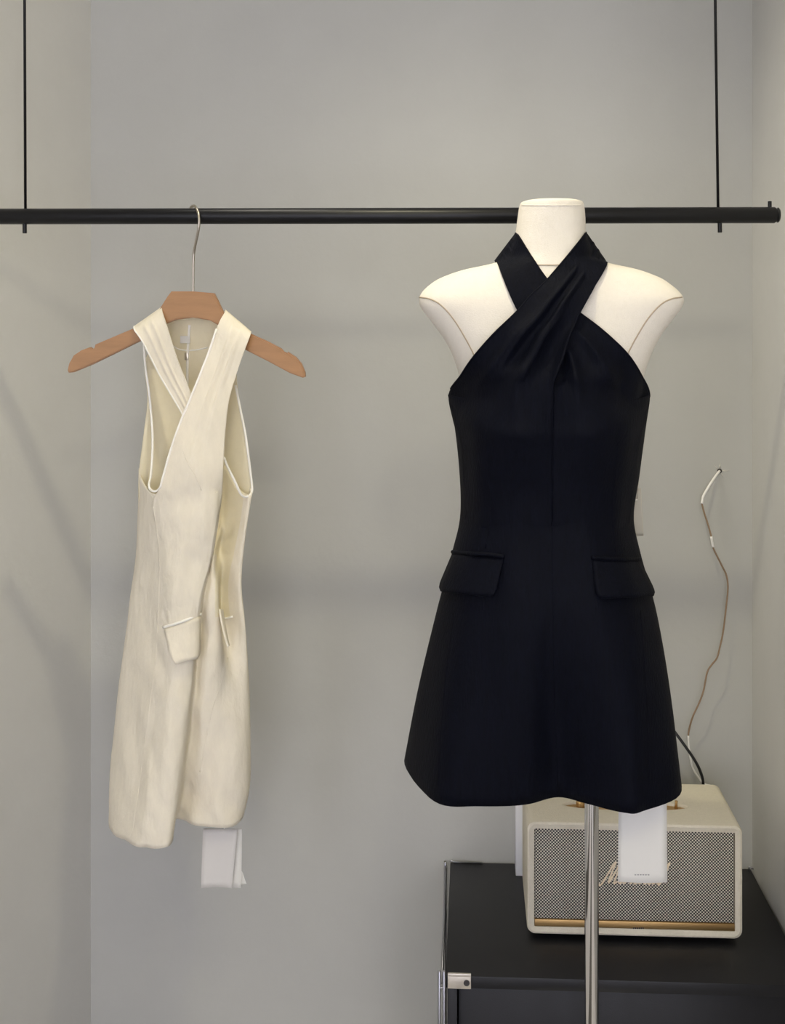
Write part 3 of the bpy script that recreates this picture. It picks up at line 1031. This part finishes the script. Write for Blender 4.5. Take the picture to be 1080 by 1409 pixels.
wbody = sheet('dress_body', GW, M['cream'], wdress, True, 0.0016)
wbody.data.materials.append(M['cream_lining_shade'])
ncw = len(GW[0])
for p in wbody.data.polygons:                     # shade and warm bounce on the folded-in side panel, put in as colour
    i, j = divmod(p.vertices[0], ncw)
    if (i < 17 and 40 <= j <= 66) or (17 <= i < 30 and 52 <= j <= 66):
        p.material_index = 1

WA = [((306, 433, 1.892), (341, 463, 1.892)), ((310, 426.5, 1.872), (345, 456.5, 1.868)), ((308, 432, 1.859), (344.5, 461, 1.852)), ((300, 448, 1.850), (339, 476, 1.846)), ((283, 497, 1.846), (327, 510, 1.846)),
      ((260, 553, 1.838), (315, 553, 1.842)), ((240, 603, 1.832), (310, 597, 1.838)), ((221, 667, 1.828), (307, 645, 1.834))]
bulge = [0, 0, 0, .002, .004, .006, .008, .010]
wt0 = bvh_of(wbody)
WD = [[on_surface(wt0, l[0] + (r[0] - l[0]) * k / 6, l[1] + (r[1] - l[1]) * k / 6, lift, 1.84) for k in range(7)] for l, r, lift in
      (((212, 692), (301, 692), 0.003), ((218, 735), (294, 735), 0.0022), ((220, 775), (287, 775), 0.0015), ((220, 815), (277, 815), 0.0006), ((217, 838), (273, 838), 0.0005), ((216, 872), (270, 872), -0.001))]
GWA = loft([[P(q.x, q.y, q.z - b * math.sin(math.pi * k / 6)) for k, q in enumerate([Vector(l).lerp(Vector(r), k / 6) for k in range(7)])] for (l, r), b in zip(WA, bulge)] + WD, 7, 8)
pleats(GWA, 0.0028, (0.42, 0.66), 0.16, 0.60, 0.04)
for i, r in enumerate(GWA):
    for v in r:
        v.y -= noise.noise(Vector((v.x * 30, 3, v.z * 18))) * 0.003 + noise.noise(v * 65) * 0.001
WL = [((219, 430, 1.892), (188, 456, 1.892)), ((222, 423, 1.872), (185, 449, 1.868)), ((223, 429, 1.860), (186, 455, 1.852)), ((229, 447, 1.853), (197, 471, 1.848)), ((245, 497, 1.856), (222, 520, 1.858)),
      ((265, 547, 1.856), (253, 573, 1.858)), ((287, 605, 1.850), (275, 625, 1.852))]
GWL = loft([[P(*Vector(l).lerp(Vector(r), k / 5)) for k in range(6)] for l, r in WL], 6, 8)
pleats(GWL, 0.0028, (0.40, 0.66), 0.32, 1.1, 0.04)
treeL = BVHTree.FromPolygons([v for r in GWL for v in r], grid_faces(len(GWL), len(GWL[0])))
for r in GWA[16:58]:
    for v in r:
        h = treeL.ray_cast(Vector((v.x, 0.5, v.z)), Vector((0, 1, 0)))
        if h[0] is not None and v.y > h[0].y - 0.004:
            v.y = h[0].y - 0.004
treeW = bvh_of(wbody)
for r in GWA[52:78]:
    for v in r:
        h = treeW.ray_cast(Vector((v.x, 0.5, v.z)), Vector((0, 1, 0)))
        if h[0] is not None:
            v.y = min(v.y, h[0].y - 0.0014)
sheet('strap', GWL, M['cream'], wdress, False, 0.0016)
wover = sheet('strap', GWA, M['cream'], wdress, False, 0.0016)
WK = [[(226, 442, 1.888), (245, 438, 1.890), (266, 437, 1.891), (285, 438, 1.890), (304, 444, 1.888)],
      [(214, 468, 1.893), (240, 468, 1.904), (264, 468, 1.908), (292, 470, 1.904), (322, 480, 1.893)],
      [(199, 500, 1.895), (235, 500, 1.910), (262, 500, 1.916), (294, 505, 1.910), (326, 528, 1.893)],
      [(203, 547, 1.892), (235, 547, 1.914), (262, 547, 1.920), (296, 550, 1.914), (330, 556, 1.892)],
      [(197, 603, 1.890), (232, 603, 1.914), (262, 603, 1.922), (302, 602, 1.914), (338, 600, 1.890)],
      [(191, 653, 1.888), (230, 653, 1.914), (262, 653, 1.924), (304, 653, 1.914), (345, 653, 1.888)],
      [(191, 690, 1.886), (230, 690, 1.914), (262, 690, 1.924), (304, 690, 1.914), (346, 684, 1.888)]]
back = sheet('back_panel', loft([[P(*q) for q in r] for r in WK], 7, 7), M['cream_lining_shade'], wdress, False, 0.0016)
ktree = bvh_of(back)
zp = tube('zip', [on_surface(ktree, x, y, 0.001) for x, y in ((261, 447), (260, 460), (259, 475), (258, 500), (258, 540), (258, 580))], 0.0022, M['binding'], wdress, 8, 4)
c = on_surface(ktree, 257, 488, 0.004)
box('zip_pull', (c.x - 0.003, c.y - 0.0012, c.z - 0.008), (c.x + 0.003, c.y + 0.0012, c.z + 0.004), M['nickel'], zp, 0.0006, 2)
c = on_surface(ktree, 256, 466, 0.004)
box('care_label', (c.x - 0.009, c.y - 0.0006, c.z - 0.006), (c.x + 0.007, c.y + 0.0006, c.z + 0.006), M['paper'], wdress, 0.0004, 2)
c0 = [on_surface(ktree, x, y, 0.0012) for x, y in ((236, 474), (245, 480), (258, 482), (272, 481), (286, 478))]
tube('collar_seam', c0, 0.0011, M['binding'], wdress, 6, 5)
# bound edges of the armholes
al = [(198, 470, 1.8535), (200, 503, 1.880), (206, 547, 1.884), (210, 603, 1.878), (208, 650, 1.862), (205, 668, 1.846), (209, 675, 1.838), (216, 675.5, 1.832), (220.5, 670, 1.828)]
bl_ = [Vector(P(*q)) for q in al] + [GWA[i][0] + Vector((0, -0.001, 0)) for i in range(55, 20, -5)]
tube('armhole_binding', bl_, 0.0019, M['binding'], wdress, 8, 4)
ar = [(324, 530, 1.892), (331, 565, 1.890), (338, 600, 1.888), (344, 645, 1.886), (347, 672, 1.882), (344, 681, 1.875), (337, 683.5, 1.868), (331, 679, 1.862), (322, 660, 1.858), (313, 642, 1.855), (308, 629, 1.852)]
tube('armhole_binding', [P(*q) for q in ar], 0.0019, M['binding'], wdress, 8, 5)
tube('edge_binding', [GWL[i][-1] + Vector((0, -0.001, 0)) for i in range(8, len(GWL), 4)], 0.0014, M['binding'], wdress, 6, 3)
tube('edge_binding', [GWL[i][0] + Vector((0, -0.001, 0)) for i in range(8, len(GWL), 4)], 0.0009, M['cream'], wdress, 6, 3)

wtree = bvh_of(wbody, wover)
f1 = flap('pocket_flap', (228, 866), (274, 848), (241, 914), (267, 904), M['cream'], wdress, wtree, 0.002, 0.010, r=0.08)
tube('welt', spline([on_surface(wtree, x, y, 0.002) for x, y in ((226, 863), (242, 858), (258, 852), (275, 844.5))], 4), 0.0022, M['binding'], f1, 8)
# the second flap stands out edge-on beside the fold
e0 = [(302, 838, 1.842), (304, 852, 1.832), (309, 874, 1.822), (314, 890, 1.818)]
e1 = [(306, 839, 1.858), (308, 853, 1.852), (312, 875, 1.846), (315, 888, 1.842)]
f2 = sheet('pocket_flap', loft([[P(*a), P(*Vector(a).lerp(Vector(b), .5)), P(*b)] for a, b in zip(e0, e1)], 4, 5), M['cream'], wdress, False, 0.003)
tube('welt', [on_surface(wtree, x, y, 0.002) for x, y in ((306, 851), (312, 850.5), (321, 848))], 0.0018, M['binding'], f2, 8, 3)
for pts in ([(210, 690), (217, 735), (220, 770), (219, 825), (216, 890), (211, 935), (204, 990), (194, 1065), (181, 1158)],
            [(251, 617), (259, 638), (269, 655), (277, 675)],
            [(313, 905), (304, 940), (292, 975), (283, 1020), (275, 1062)]):
    q = spline([Vector((x, y, 0)) for x, y in pts], 6)
    tube('seam', [on_surface(wtree, p.x, p.y, 0.0004) for p in q], 0.0009, M['cream'], wdress, 6)

# ------------------------------------------------------------------ paper tags
def paper(name, corners, m, parent, bend=0.0, nu=8, nv=10):
    tl, tr, bl, br = [P(*c) for c in corners]
    g = []
    for i in range(nv + 1):
        v = i / nv
        r = []
        for j in range(nu + 1):
            u = j / nu
            q = tl.lerp(tr, u).lerp(bl.lerp(br, u), v)
            q.y += bend * math.sin(math.pi * u) * (0.5 + 0.5 * v)
            r.append(q)
        g.append(r)
    return sheet(name, g, m, parent, False, 0.0005)


t1 = thing('paper_tag', P(308, 1137, 1.90), 'blank grey paper tag dangling below the hem of the cream dress', 'tag')
paper('slip', ((280, 1140, 1.893), (333, 1141, 1.893), (277, 1221, 1.888), (332, 1222, 1.888)), M['paper'], t1, 0.003)
paper('cover_slip', ((279, 1141, 1.888), (327, 1141, 1.888), (276.5, 1222, 1.882), (319, 1222, 1.882)), M['paper_grey'], t1, 0.003)
paper('torn_corner', ((331, 1196, 1.894), (334, 1201, 1.894), (331, 1218, 1.894), (339, 1216, 1.894)), M['paper'], t1)
tube('thread', [P(312, 1118, 1.885), P(310, 1130, 1.888), P(308, 1142, 1.889)], 0.0007, M['binding'], t1, 6, 3)

t2 = thing('paper_tag', P(885, 1103, 1.60), 'white printed paper tag hanging below the hem of the black dress', 'tag')
sl = paper('slip', ((851, 1100, 1.600), (917, 1085, 1.604), (850, 1213, 1.592), (918, 1214, 1.592)), M['paper'], t2, -0.003)
stree = bvh_of(sl)
for px0, px1, py in ((873, 893, 1203.5),):
    x = px0
    while x < px1:
        a, b = on_surface(stree, x, py, 0.0008), on_surface(stree, x + 2.2, py, 0.0008)
        tube('print', [a, b], 0.0006, M['ink'], sl, 6)
        x += 3.6
tube('thread', [P(884, 1080, 1.62), P(884, 1092, 1.61), P(884, 1104, 1.601)], 0.0007, M['binding'], t2, 6, 3)

t3 = thing('hang_tag', P(877, 640, 1.74), 'slim beige card tag on a string hanging beside the waist of the black dress', 'tag')
paper('card', ((866, 672, 1.742), (882, 672, 1.742), (868, 738, 1.742), (885.5, 737, 1.742)), M['card'], t3, 0.001)
tube('string', [P(874, 575, 1.70), P(879, 632, 1.735), P(878.5, 655, 1.741), P(877, 686, 1.741)], 0.0006, M['card'], t3, 6, 4)
tube('loop', [P(870, 684, 1.7405), P(872, 688, 1.740), P(877, 687.5, 1.7405)], 0.0008, M['binding'], t3, 6, 4)
